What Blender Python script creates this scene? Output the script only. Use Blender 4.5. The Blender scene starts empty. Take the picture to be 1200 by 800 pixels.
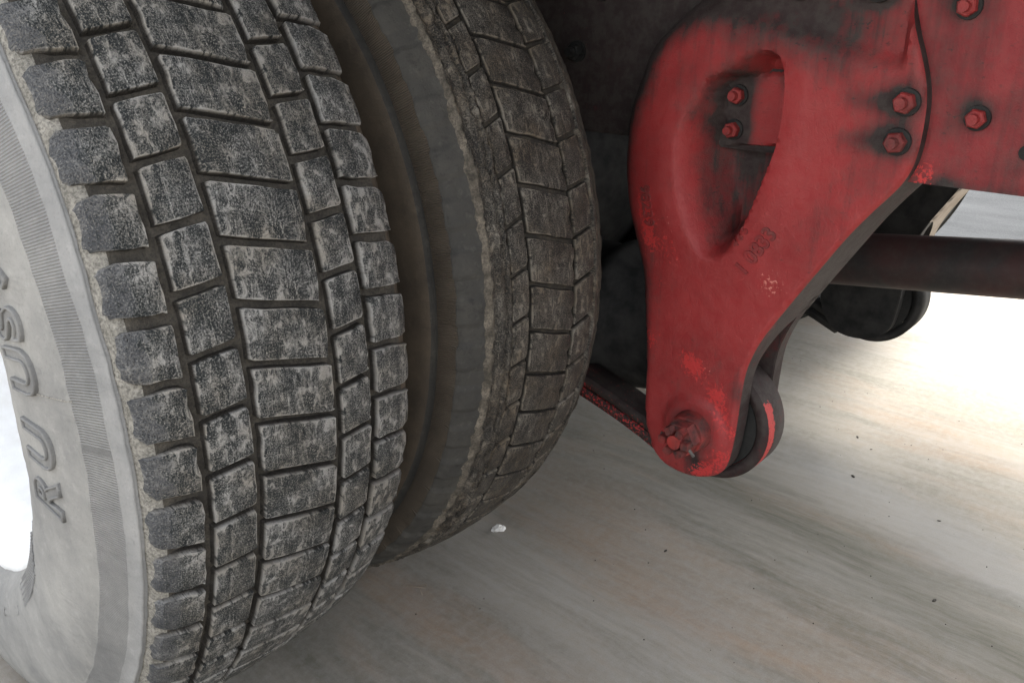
import bpy, bmesh, math, random
import numpy as np
from mathutils import Vector, Matrix, noise
from mathutils.geometry import delaunay_2d_cdt
R_ = math.radians
random.seed(7)
S = bpy.context.scene
COL = S.collection

# ------------------------------------------------------------------ camera
cd = bpy.data.cameras.new("camera"); cam = bpy.data.objects.new("camera", cd); COL.objects.link(cam)
cam.location = (-.358, -1.036, .790)
cam.rotation_euler = (R_(90) - .380, 0, -.843)
cd.sensor_width = 36; cd.lens = 36 * 1008 / 1200
cd.clip_start = .02; cd.clip_end = 2000
S.camera = cam
# ------------------------------------------------------------------ world, sun, exposure
SUN_EL, SUN_AZ = 50, 97          # azimuth measured clockwise from +Y
W = bpy.data.worlds.new("World"); S.world = W; W.use_nodes = True
wt = W.node_tree; bg = wt.nodes["Background"]
sk = wt.nodes.new("ShaderNodeTexSky"); sk.sky_type = 'NISHITA'; sk.sun_disc = False
sk.sun_elevation = R_(SUN_EL); sk.sun_rotation = R_(SUN_AZ); sk.dust_density = 4; sk.air_density = 1.0; sk.ozone_density = 1
hs = wt.nodes.new("ShaderNodeHueSaturation"); hs.inputs["Saturation"].default_value = .22
wt.links.new(sk.outputs[0], hs.inputs["Color"]); wt.links.new(hs.outputs[0], bg.inputs[0]); bg.inputs[1].default_value = .15
sd = bpy.data.lights.new("sun", 'SUN'); sun = bpy.data.objects.new("sun", sd); COL.objects.link(sun)
sd.energy = 1.9; sd.angle = R_(22); sd.color = (1, .95, .87)
_d = Vector((math.sin(R_(SUN_AZ)) * math.cos(R_(SUN_EL)), math.cos(R_(SUN_AZ)) * math.cos(R_(SUN_EL)), math.sin(R_(SUN_EL))))
sun.rotation_euler = _d.to_track_quat('Z', 'Y').to_euler()
S.view_settings.view_transform = 'Standard'; S.view_settings.look = 'None'; S.view_settings.gamma = 1
S.view_settings.exposure = 2.52
S.render.engine = 'CYCLES'
S.cycles.use_denoising = True
S.cycles.max_bounces = 8; S.cycles.diffuse_bounces = 5

# ------------------------------------------------------------------ node helpers
class M:
    """tiny material builder"""
    def __init__(s, name):
        s.m = bpy.data.materials.new(name); s.m.use_nodes = True
        s.t = s.m.node_tree; s.b = s.t.nodes["Principled BSDF"]
        s.pos = s.t.nodes.new("ShaderNodeNewGeometry").outputs["Position"]
    def n(s, k, **kw):
        o = s.t.nodes.new(k)
        for a, v in kw.items(): setattr(o, a, v)
        return o
    def put(s, sock, v):
        if isinstance(v, bpy.types.NodeSocket): s.t.links.new(v, sock)
        elif v is not None:
            sock.default_value = (*v, 1) if isinstance(v, tuple) and len(v) == 3 and sock.type == 'RGBA' else v
    def scaled(s, sc, vec=None):
        o = s.n("ShaderNodeVectorMath", operation='MULTIPLY'); s.put(o.inputs[0], vec or s.pos); o.inputs[1].default_value = sc
        return o.outputs[0]
    def noise(s, scale, detail=4, rough=.6, vec=None, dist=0):
        o = s.n("ShaderNodeTexNoise"); s.put(o.inputs["Vector"], vec or s.pos)
        o.inputs["Scale"].default_value = scale; o.inputs["Detail"].default_value = detail
        o.inputs["Roughness"].default_value = rough; o.inputs["Distortion"].default_value = dist
        return o.outputs["Fac"]
    def voro(s, scale, feature='F1', vec=None):
        o = s.n("ShaderNodeTexVoronoi", feature=feature); s.put(o.inputs["Vector"], vec or s.pos); o.inputs["Scale"].default_value = scale
        return o.outputs["Distance"]
    def attr(s, name):
        o = s.n("ShaderNodeAttribute", attribute_name=name); return o.outputs["Fac"]
    def rnd(s):
        return s.n("ShaderNodeObjectInfo").outputs["Random"]
    def math(s, op, a, b=None, c=None, clamp=False):
        o = s.n("ShaderNodeMath", operation=op, use_clamp=clamp)
        s.put(o.inputs[0], a)
        if b is not None: s.put(o.inputs[1], b)
        if c is not None: s.put(o.inputs[2], c)
        return o.outputs[0]
    def rng(s, v, a, b, c=0., d=1.):
        o = s.n("ShaderNodeMapRange"); s.put(o.inputs[0], v)
        for i, x in enumerate((a, b, c, d)): s.put(o.inputs[1 + i], x)
        return o.outputs[0]
    def mix(s, f, a, b):
        o = s.n("ShaderNodeMix", data_type='RGBA'); s.put(o.inputs[0], f); s.put(o.inputs[6], a); s.put(o.inputs[7], b)
        return o.outputs[2]
    def bump(s, h, strength=.5, dist=.001, prev=None):
        o = s.n("ShaderNodeBump"); s.put(o.inputs["Height"], h); o.inputs["Strength"].default_value = strength; o.inputs["Distance"].default_value = dist
        if prev: s.put(o.inputs["Normal"], prev)
        return o.outputs[0]
    def done(s, color, rough=.8, normal=None, metal=0., spec=.3):
        s.put(s.b.inputs["Base Color"], color); s.put(s.b.inputs["Roughness"], rough); s.put(s.b.inputs["Metallic"], metal)
        s.b.inputs["Specular IOR Level"].default_value = spec
        if normal: s.put(s.b.inputs["Normal"], normal)
        return s.m

def mat_tread(name, dust, dark, amount, warm, wall=(.045, .040, .034)):
    m = M(name)
    fl = m.n("ShaderNodeAttribute", attribute_name="flat").outputs["Vector"]
    big = m.noise(30, 5, .6, fl, .5); mid = m.noise(1, 6, .66, m.scaled((150, 85, 40), fl), .7)
    grain = m.noise(1, 4, .7, m.scaled((900, 640, 300), fl)); dots = m.noise(1, 3, .6, m.scaled((820, 600, 300), fl))
    scr = m.noise(1, 4, .6, m.scaled((430, 30, 60), fl)); pits = m.voro(520, 'SMOOTH_F1')
    edge = m.attr("edge"); clean = m.attr("clean")
    cl = m.rng(m.math('ADD', clean, m.rng(mid, .3, .7, -.40, .40)), .40, .70, 0, 1)
    # granular worn rubber: soft dark to mid grey, pale dust in the open pores
    g = m.math('ADD', m.rng(grain, .37, .63, -.14, .50), m.rng(big, .3, .7, -.22, .16))
    g = m.math('ADD', g, m.rng(mid, .3, .7, -.26, .20))
    g = m.math('ADD', g, m.rng(dots, .55, .64, 0, .46))
    g = m.math('ADD', g, m.rng(pits, .08, .30, -.20, .04))
    g = m.math('ADD', g, m.rng(scr, .58, .70, 0, .40)); g = m.math('ADD', g, m.rng(scr, .30, .40, -.34, 0), clamp=True)
    g = m.math('MULTIPLY', g, m.rng(cl, 0, 1, 1, .36))
    # smooth pale smears of dust, thicker near the block rims
    sm = m.math('ADD', mid, m.rng(edge, .0, .7, .16, 0)); sm = m.math('ADD', sm, m.rng(big, .3, .7, -.12, .12)); sm = m.math('ADD', sm, m.rng(m.rnd(), 0, 1, -.03, .03))
    sm = m.rng(sm, .585 - amount * .2, .69 - amount * .2, 0, .80)
    smf = m.math('MULTIPLY', sm, m.math('MULTIPLY', m.rng(cl, 0, 1, 1, .3), m.rng(grain, .3, .7, .72, 1.1)))
    d = m.math('MAXIMUM', g, smf)
    tone = m.mix(m.rng(m.noise(24, 3), .4, .65), dust, warm)
    c = m.mix(d, m.mix(cl, dark, (.046, .048, .052)), tone)
    speck = m.math('ADD', grain, m.math('MULTIPLY', scr, .5)); 
    c = m.mix(m.rng(edge, -.09, -.012, 1, 0), c, wall)
    h = m.math('ADD', m.math('MULTIPLY', speck, m.rng(cl, 0, 1, 1., .35)), m.math('MULTIPLY', m.rng(pits, 0, .4), .5))
    nb = m.bump(h, .9, .0026); nb = m.bump(mid, .6, .004, nb)
    return m.done(c, m.rng(d, 0, 1, .55, .95), nb)

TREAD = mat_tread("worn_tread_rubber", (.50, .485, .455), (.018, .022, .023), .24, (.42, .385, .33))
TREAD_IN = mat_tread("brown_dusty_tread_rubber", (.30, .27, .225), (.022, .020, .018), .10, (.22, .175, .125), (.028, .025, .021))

def mat_groove(name, a, b):
    m = M(name); n1 = m.noise(60, 5); n2 = m.noise(420, 4, .7)
    c = m.mix(m.rng(n1, .35, .7), a, b); c = m.mix(m.rng(n2, .42, .62, 0, .6), c, (.03, .028, .025))
    return m.done(c, .95, m.bump(n2, .7, .002))
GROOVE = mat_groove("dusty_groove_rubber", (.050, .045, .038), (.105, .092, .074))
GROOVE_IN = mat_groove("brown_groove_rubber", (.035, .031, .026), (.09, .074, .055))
CREAM = mat_groove("cream_dust_on_shoulder", (.22, .208, .18), (.33, .312, .275))
EDGE_IN = mat_groove("pale_frayed_shoulder_rubber", (.07, .061, .048), (.25, .215, .17))

def mat_side(name, a, b, ribs=0, depth=.45, wear=.25):
    m = M(name); n1 = m.noise(14, 5, .65); n2 = m.noise(90, 5, .7); n3 = m.noise(520, 3, .6)
    c = m.mix(m.rng(n1, .32, .7), a, b)
    c = m.mix(m.rng(n2, .55, .75, 0, wear), c, tuple(min(1, x * 1.55) for x in b))
    c = m.mix(m.rng(n2, .30, .42, wear, 0), c, tuple(x * .55 for x in a))
    ns_ = m.noise(1, 5, .7, m.scaled((40, 9, 70))); c = m.mix(m.rng(ns_, .58, .72, 0, wear * 1.4), c, tuple(x * .62 for x in a))
    c = m.mix(m.rng(n3, .55, .75, 0, .3), c, tuple(x * .6 for x in a))
    nb = m.bump(n3, .4, .0010); nb = m.bump(n2, .3, .002, nb)
    if ribs:
        t = m.attr("turn"); w = m.math('SINE', m.math('MULTIPLY', t, ribs * 2 * math.pi))
        c = m.mix(m.rng(w, -1, .2, depth, 0), c, tuple(x * .45 for x in a))
        nb = m.bump(w, .6, .0012, nb)
    return m.done(c, .8, nb)
SIDE = mat_side("grey_dusty_sidewall", (.17, .168, .162), (.29, .282, .262))
BAND = mat_side("blue_grey_smooth_rubber", (.185, .185, .182), (.28, .275, .264))
SERR = mat_side("serrated_sidewall_band", (.175, .174, .171), (.265, .26, .247), ribs=1250, depth=.24)
LETTER = mat_side("dark_raised_rubber", (.125, .124, .122), (.20, .197, .188))
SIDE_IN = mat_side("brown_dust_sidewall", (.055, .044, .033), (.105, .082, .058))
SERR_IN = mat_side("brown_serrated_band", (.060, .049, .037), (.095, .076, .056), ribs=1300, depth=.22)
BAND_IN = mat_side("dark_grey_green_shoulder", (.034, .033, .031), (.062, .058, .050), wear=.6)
BLACKR = mat_side("black_rubber", (.012, .012, .012), (.03, .029, .027))

def mat_red(name, attrs=False, base=(.34, .026, .028), dirt=.35, scale=1.):
    m = M(name)
    n1 = m.noise(9 * scale, 5, .6); n2 = m.noise(70, 5, .65); n3 = m.noise(650, 3, .6); n4 = m.noise(210, 4, .7)
    c = m.mix(m.rng(n1, .35, .65), base, tuple(x * .72 for x in base))
    c = m.mix(m.rng(n2, .30, .75, .04, .26), c, (.40, .12, .105))        # chalky dust film
    g = m.attr("grime_shade") if attrs else 0.
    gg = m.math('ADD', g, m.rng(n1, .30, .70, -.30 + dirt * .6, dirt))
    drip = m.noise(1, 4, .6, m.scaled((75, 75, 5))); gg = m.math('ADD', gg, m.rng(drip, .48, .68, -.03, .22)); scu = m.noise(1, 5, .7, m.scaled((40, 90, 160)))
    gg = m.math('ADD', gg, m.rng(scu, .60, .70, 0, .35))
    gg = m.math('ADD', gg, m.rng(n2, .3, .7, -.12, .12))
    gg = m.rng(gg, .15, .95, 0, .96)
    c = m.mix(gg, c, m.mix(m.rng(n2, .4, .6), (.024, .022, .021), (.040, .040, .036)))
    if attrs:
        fr = m.attr("fresh"); f = m.rng(m.math('ADD', fr, m.rng(n4, .3, .7, -.5, .5)), .48, .60, 0, 1)
        c = m.mix(f, c, (.52, .042, .04)); gg = m.math('MULTIPLY', gg, m.rng(f, 0, 1, 1, .2))
        ch = m.attr("pale"); f2 = m.rng(m.math('ADD', ch, m.rng(n4, .3, .7, -.5, .5)), .62, .70, 0, .8)
        c = m.mix(f2, c, (.70, .25, .20))
    c = m.mix(m.rng(n3, .60, .72, 0, .35), c, (.03, .02, .02))
    nb = m.bump(n3, .5, .0014); nb = m.bump(n4, .30, .0016, nb); nb = m.bump(n2, .30, .003, nb)
    return m.done(c, m.rng(gg, 0, 1, .48, .75), nb, spec=.35)
RED = mat_red("scuffed_red_paint", True, dirt=.22)
RED_RAIL = mat_red("red_frame_paint", True, base=(.26, .018, .022), dirt=.34)
RED_BOLT = mat_red("red_painted_bolt", False, base=(.30, .025, .025), dirt=.42)
RED_DARK = mat_red("red_paint_darkened_for_shade", False, base=(.10, .012, .012), dirt=1.1)
RED_WORN = mat_red("red_paint_worn_to_steel", False, base=(.36, .035, .03), dirt=.62, scale=4)
RED_FLAKE = mat_red("black_grime_with_flakes_of_red_paint", False, base=(.34, .035, .03), dirt=.86, scale=5)

def mat_plain(name, a, b, rough=.7, sc=30, metal=0., spec=.3):
    m = M(name); n1 = m.noise(sc, 5); n2 = m.noise(500, 3)
    return m.done(m.mix(m.rng(n1, .35, .65), a, b), rough, m.bump(n2, .3, .001), metal, spec)
BLACK = mat_plain("black_grimy_steel_and_shade", (.010, .010, .010), (.035, .034, .032))
DUSTY = mat_plain("tan_dusty_edge", (.26, .21, .16), (.38, .32, .26))
WHITE = mat_plain("white_rim_paint", (.78, .79, .80), (.70, .70, .69), .45)
STEEL = mat_plain("worn_grey_steel", (.09, .085, .08), (.20, .19, .175), .5, 80)
PAPER = mat_plain("white_paper", (.8, .79, .76), (.66, .64, .6), .9, 200)
SPECK = mat_plain("dark_grit", (.03, .026, .022), (.07, .06, .05), .9, 200)
BED = mat_plain("grey_load_bed_underside", (.03, .03, .03), (.06, .058, .055), .8, 6)

def mat_shaft():
    m = M("dark_shaft_paint"); n1 = m.noise(12, 5); n2 = m.noise(70, 5, .7)
    c = m.mix(m.rng(n1, .38, .62), (.030, .027, .026), (.055, .026, .024))
    c = m.mix(m.rng(n2, .45, .75, 0, .4), c, (.07, .06, .055))
    return m.done(c, .6, m.bump(n2, .2, .001))
SHAFT = mat_shaft()

def mat_ground():
    m = M("stained_concrete")
    warp = m.n("ShaderNodeVectorMath", operation='ADD'); wn = m.n("ShaderNodeTexNoise"); m.put(wn.inputs["Vector"], m.pos); wn.inputs["Scale"].default_value = 4; wn.inputs["Detail"].default_value = 5
    ws = m.n("ShaderNodeVectorMath", operation='SCALE'); m.put(ws.inputs[0], wn.outputs["Color"]); ws.inputs["Scale"].default_value = .035
    m.put(warp.inputs[0], m.pos); m.put(warp.inputs[1], ws.outputs[0]); wp = warp.outputs[0]
    along = m.scaled((1, .22, 1), wp); along2 = m.scaled((1, .13, 1), wp); fine = m.scaled((1, .10, 1), wp)
    n1 = m.noise(3.2, 6, .62, along, .4); n2 = m.noise(10, 7, .7, along2, .3); n3 = m.noise(70, 6, .75, fine); n4 = m.noise(520, 4, .7)
    blot = m.noise(4.3, 5, .65); mot = m.noise(75, 5, .7)
    c = m.mix(m.rng(n1, .32, .68), (.21, .192, .16), (.325, .302, .262))
    c = m.mix(m.rng(n2, .48, .70, 0, .65), c, (.12, .116, .09))
    c = m.mix(m.rng(m.noise(3.7, 5, .65, m.scaled((1.3, .25, 1), wp), .5), .52, .70, 0, .65), c, (.33, .235, .165))
    c = m.mix(m.rng(n3, .46, .66, 0, .28), c, (.125, .12, .10))
    c = m.mix(m.rng(blot, .48, .7, 0, .35), c, (.31, .30, .28))
    c = m.mix(m.rng(mot, .42, .66, 0, .35), c, (.33, .32, .30))
    c = m.mix(m.rng(n4, .52, .70, 0, .28), c, (.13, .12, .10))
    c = m.mix(m.rng(n4, .30, .44, .2, 0), c, (.40, .39, .37))
    # one long greenish tyre smear beside the hanger foot, and a drier pale strip next to it
    sep = m.n("ShaderNodeSeparateXYZ"); m.put(sep.inputs[0], wp); px, py = sep.outputs[0], sep.outputs[1]
    lx = m.math('SUBTRACT', px, m.math('MULTIPLY_ADD', py, .26, .975))
    def strip(off, wid, y0, y1):
        q = m.math('ABSOLUTE', m.math('SUBTRACT', lx, off)); a = m.rng(q, 0, wid, 1, 0)
        b = m.math('MULTIPLY', m.rng(py, y0 - .18, y0, 0, 1), m.rng(py, y1, y1 + .18, 1, 0))
        return m.math('MULTIPLY', a, b, clamp=True)
    st = m.math('MULTIPLY', strip(.02, .13, -1.0, -.34), m.rng(n3, .30, .66, .45, 1))
    c = m.mix(m.math('MULTIPLY', st, .70), c, (.085, .083, .060))
    st2 = m.math('MULTIPLY', strip(-.12, .05, -1.1, -.45), m.rng(n3, .35, .60, .1, 1))
    c = m.mix(m.math('MULTIPLY', st2, .5), c, (.10, .097, .075))
    st3 = m.math('MULTIPLY', strip(.20, .10, -1.2, -.55), m.rng(n2, .30, .60, .4, 1))
    c = m.mix(m.math('MULTIPLY', st3, .5), c, (.33, .33, .325))
    nb = m.bump(n4, .35, .0014); nb = m.bump(n3, .25, .0015, nb)
    return m.done(c, .9, nb, spec=.12)
CONC = mat_ground()
def mat_far_ground():
    m = M("grey_yard_ground"); n1 = m.noise(2.5, 5, .6, m.scaled((1, .25, 1))); n2 = m.noise(160, 4)
    c = m.mix(m.rng(n1, .38, .66), (.030, .032, .034), (.060, .063, .066)); c = m.mix(m.rng(n2, .5, .7, 0, .4), c, (.08, .08, .08))
    return m.done(c, .95, m.bump(n2, .4, .003), spec=.04)
FAR_GROUND = mat_far_ground()

# ------------------------------------------------------------------ object helpers
def link(name, me, mats=(), parent=None, label=None, loc=None):
    o = bpy.data.objects.new(name, me); COL.objects.link(o)
    for q in (mats if isinstance(mats, (list, tuple)) else [mats]):
        if q: me.materials.append(q)
    if parent: o.parent = parent
    if label: o["label"] = label
    if loc is not None: o.location = loc
    return o
def mesh(name, v, f, smooth=True, mi=None):
    me = bpy.data.meshes.new(name); me.from_pydata([tuple(map(float, p)) for p in v], [], f); me.update()
    if smooth: me.shade_smooth()
    if mi is not None: me.polygons.foreach_set("material_index", mi)
    return me
def fattr(me, name, vals):
    a = me.attributes.new(name, 'FLOAT', 'POINT'); a.data.foreach_set("value", np.asarray(vals, dtype=np.float32))
def nz(x, y, z, s): return noise.noise(Vector((x * s, y * s, z * s)))
def lathe_x(prof, n, mats, a0=0., a1=360., zone=None, disp=None):
    """revolve (x, r) profile round the X axis; angle 0 faces -Y, 90 is up. Returns mesh with 'turn' attribute"""
    full = abs(a1 - a0) >= 360; na = n if full else n + 1
    V = []; F = []; mi = []; tr = []
    for i in range(na):
        t = R_(a0 + (a1 - a0) * i / n)
        for j, (x, r) in enumerate(prof):
            dx, dr = disp(j, x, r, t) if disp else (0, 0)
            V.append((x + dx, -(r + dr) * math.cos(t), (r + dr) * math.sin(t))); tr.append(t / (2 * math.pi))
    k = len(prof)
    for i in range(n):
        a = i * k; b = ((i + 1) % na) * k
        for j in range(k - 1):
            F.append((a + j, b + j, b + j + 1, a + j + 1)); mi.append(zone[j] if zone else 0)
    me = mesh("lathe", V, F, True, mi); fattr(me, "turn", tr)
    bmx = bmesh.new(); bmx.from_mesh(me); bmesh.ops.recalc_face_normals(bmx, faces=bmx.faces); bmx.to_mesh(me); bmx.free()
    for q in mats: me.materials.append(q)
    return me
def addbox(bm, a, b, bev=0.):
    r = bmesh.ops.create_cube(bm, size=1, matrix=Matrix.Translation([(p + q) / 2 for p, q in zip(a, b)]) @ Matrix.Diagonal([abs(q - p) for p, q in zip(a, b)] + [1]))
    if bev: bmesh.ops.bevel(bm, geom=list({e for v in r['verts'] for e in v.link_edges}), offset=bev, segments=2, affect='EDGES')
def bm_mesh(bm, smooth=False):
    me = bpy.data.meshes.new("shape"); bmesh.ops.recalc_face_normals(bm, faces=bm.faces); bm.to_mesh(me); bm.free()
    if smooth: me.shade_smooth()
    return me
def prism_x(pts, x0, x1, bev=.003):
    bm = bmesh.new(); vs = [bm.verts.new((x0, y, z)) for y, z in pts]; f = bm.faces.new(vs)
    r = bmesh.ops.extrude_face_region(bm, geom=[f])
    for g in r['geom']:
        if isinstance(g, bmesh.types.BMVert): g.co.x = x1
    if bev: bmesh.ops.bevel(bm, geom=bm.edges[:], offset=bev, segments=2, affect='EDGES', clamp_overlap=True)
    return bm_mesh(bm)
def tube(pts, rad, n=20):
    V = []; F = []
    P = [Vector(p) for p in pts]
    for i, p in enumerate(P):
        d = (P[min(i + 1, len(P) - 1)] - P[max(i - 1, 0)]).normalized(); q = d.to_track_quat('Z', 'Y')
        r = rad[i] if isinstance(rad, (list, tuple)) else rad
        for k in range(n):
            a = 2 * math.pi * k / n; V.append(p + q @ Vector((r * math.cos(a), r * math.sin(a), 0)))
    for i in range(len(P) - 1):
        for k in range(n): F.append((i * n + k, i * n + (k + 1) % n, (i + 1) * n + (k + 1) % n, (i + 1) * n + k))
    F.append(tuple(range(n))[::-1]); F.append(tuple(range((len(P) - 1) * n, len(P) * n)))
    return mesh("tube", V, F)

# ------------------------------------------------------------------ setting: ground
def sheet(name, x0, x1, y0, y1, z, m, kind="structure", label=None, cat=None):
    me = mesh(name, [(x0, y0, z), (x1, y0, z), (x1, y1, z), (x0, y1, z)], [(0, 1, 2, 3)], False)
    o = link(name, me, m); o["kind"] = kind; o["label"] = label; o["category"] = cat
    return o
sheet("ground", -400, 400, -400, 400, 0, CONC, label="stained grey concrete floor with brown and green streaks under the truck", cat="ground")
sheet("far_ground", 2.75, 60, -120, 120, .004, FAR_GROUND, label="blue grey yard surface beyond the far side of the truck", cat="far_ground")  # second ground sheet with a darker base colour

# ------------------------------------------------------------------ the truck
ZA = .488
BEDY0 = -1.34
BOXZ = .92
truck = bpy.data.objects.new("truck", None); COL.objects.link(truck); truck.location = (0, 0, 0)
truck["label"] = "red painted truck underside with dusty twin rear tyres and a bolted spring hanger"; truck["category"] = "truck"

# ---- tyres
def crown(x, c, drop, hw): return .5 - drop * ((x - c) / hw) ** 2
def wrap(x, t, r): return (x, -r * math.cos(t), r * math.sin(t))
GD = .0105
TS = {n: [0] + [.055 + .89 * k / (n - 3) for k in range(n - 2)] + [1] for n in (5, 6, 7)}
def block_mesh(st, t0, t1, skew, cr, mats, rnd=None, seed=0, nt=5, rough=.0006, clean=None, chip=0., depth=GD):
    """tread block: st = lateral stations [(x, inset, drop)], angles t0..t1 at the left end, sheared by skew to the right end"""
    rg = random.Random(seed); V = []; F = []; ed = []; cl = []; flat = []
    xa, xb = st[0][0], st[-1][0]; ns = len(st)
    for i, (x, ins, drop) in enumerate(st):
        sh = skew * (x - xa) / (xb - xa)
        for j in range(nt):
            s = TS[nt][j]; e = ins
            t = t0 + e + (t1 - t0 - 2 * e) * s + sh
            lip = .0008 if (i in (0, ns - 1) or j in (0, nt - 1)) else 0
            jx = rg.uniform(-1, 1) * rough; jt = rg.uniform(-1, 1) * rough / .5
            V.append(wrap(x + jx, t + jt, cr(x) - drop - lip + rg.uniform(-1, 1) * rough * .5))
            flat.append((x, t * .5, seed * .37)); near = min(i, ns - 1 - i, j, nt - 1 - j)
            ed.append([0, 1, 1, 1][min(near, 3)])
            cl.append(clean(i) if clean else 0.)
    for i in range(ns - 1):
        for j in range(nt - 1): F.append((i * nt + j, (i + 1) * nt + j, (i + 1) * nt + j + 1, i * nt + j + 1))
    loop = [j for j in range(nt)] + [i * nt + nt - 1 for i in range(1, ns)] + [(ns - 1) * nt + j for j in range(nt - 2, -1, -1)] + [i * nt for i in range(ns - 2, 0, -1)]
    base = len(V); cx = (xa + xb) / 2; ct = (t0 + t1) / 2 + skew / 2
    for q in loop:
        x, y, z = V[q]; r = math.hypot(y, z); t = math.atan2(z, -y)
        x2 = x + (x - cx) * .03; t2 = t + (t - ct) * .05
        V.append(wrap(x2, t2, min(r - .002, cr(x) - depth - .002))); ed.append(-.25); cl.append(.0); flat.append(flat[q])
    m = len(loop)
    for k in range(m): F.append((loop[k], loop[(k + 1) % m], base + (k + 1) % m, base + k))
    if chip:
        for q in rg.sample([0, nt - 1, (ns - 1) * nt, ns * nt - 1, nt // 2, (ns - 1) * nt + 1], 2):
            x, y, z = V[q]; r = math.hypot(y, z); k = 1 - chip * rg.uniform(.3, 1) / r; V[q] = (x + (cx - x) * .06, y * k, z * k)
    me = mesh("tread_block", V, F, True); fattr(me, "edge", ed); fattr(me, "clean", cl)
    fa = me.attributes.new("flat", "FLOAT_VECTOR", "POINT"); fa.data.foreach_set("vector", np.array(flat, dtype=np.float32).ravel())
    try: me.set_sharp_from_angle(angle=R_(40))
    except Exception: pass
    for q in mats: me.materials.append(q)
    return me

def stations(xa, xb, cr=None, n=5, inset=.0):
    e = min(.003, (xb - xa) * .08); xs = [xa] + [xa + e + (xb - xa - 2 * e) * k / (n - 3) for k in range(n - 2)] + [xb]
    return [(x, inset if i in (0, n - 1) else 0., 0.) for i, x in enumerate(xs)]
def ring_of_blocks(tyre, rows, count, seen=(-70, 66)):
    rest = []
    for ri, (mk, phase) in enumerate(rows):
        P = 360 / count
        var = [mk(R_(P), 100 * ri + k) for k in range(4)]
        for k in range(count):
            a = phase + P * k
            a = (a + 180) % 360 - 180
            me = var[(k * 7 + k // 3) % 4]
            if seen[0] < a < seen[1]:
                o = link("tread_block", me, None, tyre); o.rotation_euler = (-R_(a), 0, 0)
            else: rest.append((me, a))
    bm = bmesh.new()
    for me, a in rest:
        n0 = len(bm.verts); bm.from_mesh(me); bm.verts.ensure_lookup_table()
        bmesh.ops.transform(bm, matrix=Matrix.Rotation(-R_(a), 4, 'X'), verts=bm.verts[n0:])
    me = bpy.data.meshes.new("tread_block"); bm.to_mesh(me); bm.free(); me.shade_smooth(); me.materials.append(rest[0][0].materials[0])
    try: me.set_sharp_from_angle(angle=R_(40))
    except Exception: pass
    o = link("tread", me, None, tyre); o["kind"] = "stuff"

# outer tyre ---------------------------------------------------------------
CO = -.005
cro = lambda x: crown(x, CO, .012, .125)
half = [(.0, .5 - GD), (.04, .5 - GD), (.08, .4955 - GD), (.105, .4925 - GD), (.118, .4835), (.1265, .4790), (.1290, .4745),
        (.1300, .4725), (.1308, .4735), (.1318, .4715), (.1326, .4725), (.1338, .4700), (.1375, .4600), (.1385, .4590), (.1475, .4340),
        (.1490, .4325), (.1490, .4312), (.1500, .4300), (.1555, .405), (.1588, .380), (.1592, .360), (.1575, .335), (.152, .315), (.142, .301), (.136, .297), (.131, .2965), (.124, .290), (.118, .288)]
zoneh = [0, 0, 0, 0, 1, 1, 1, 2, 2, 2, 2, 2, 2, 3, 3, 4, 4, 4, 4, 4, 4, 4, 4, 4, 4, 4, 4]
proL = [(CO - u, r) for u, r in half][::-1]; proR = [(CO + u * .975, r) for u, r in half][1:]
zoL = zoneh[::-1]; zoR = zoneh
zoR = [{1: 5, 2: 5, 3: 5, 4: 5}.get(z, z) for z in zoR]
def dso(j, x, r, t):
    k = .0012 * nz(x * 3, -math.cos(t) * r, math.sin(t) * r, 14) + .0007 * nz(x * 2, -math.cos(t) * r, math.sin(t) * r, 60)
    return (k, k)
tyre_out = link("tyre", lathe_x(proL + proR, 480, [GROOVE, CREAM, BAND, SERR, SIDE, SIDE_IN], zone=zoL + zoR, disp=dso), None, truck,
                "outer rear tyre with deep grey tread blocks and raised sidewall letters", (0, 0, ZA))
GAP = R_(.85)
def lug_l(P, seed):
    st = [(-.1330, R_(.42), .0150), (-.1315, R_(.28), .0055), (-.1285, R_(.12), .0020), (-.120, R_(.0), .0003), (-.108, 0, 0), (-.0985, 0, 0), (-.0963, R_(.06), 0)]
    return block_mesh(st, 0, P - GAP * 1.25, R_(-.3), cro, [TREAD], seed=seed, nt=6, rough=.0013, clean=lambda i: [.8, .85, .85, .65, .15, 0, 0][i], chip=.005, depth=GD + .004)
def lug_r(P, seed):
    st = [(.0733, R_(.05), 0), (.0755, 0, 0), (.088, 0, 0), (.098, 0, 0), (.109, R_(.06), .0006), (.1165, R_(.25), .003), (.1205, R_(.6), .008), (.1215, R_(.9), .0150)]
    return block_mesh(st, 0, P - GAP * 1.05, R_(-.9), cro, [TREAD], seed=seed, nt=6, rough=.0009, clean=lambda i: [0, 0, 0, 0, .1, .25, .3, .4][i], chip=.003, depth=GD + .004)
def mid_row(xa, xb, skew, n=5, cr=cro, m=TREAD, gap=GAP, rough=.0005, chip=.0015):
    return lambda P, seed: block_mesh(stations(xa, xb, n=n, inset=R_(.05)), 0, P - gap, R_(skew), cr, [m], seed=seed, nt=6, rough=rough, chip=chip)
G2 = .0042
ring_of_blocks(tyre_out, [(lug_l, 33.1 + .55), (mid_row(-.092 + G2, -.049 - G2, .4), 34.4 + .47), (mid_row(-.049 + G2, .029 - G2, -2.1, 7), 32.6 + .4),
                          (mid_row(.029 + G2, .069 - G2, .3), 32.8 + .47), (lug_r, 30.1 + .5)], 66)

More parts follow.
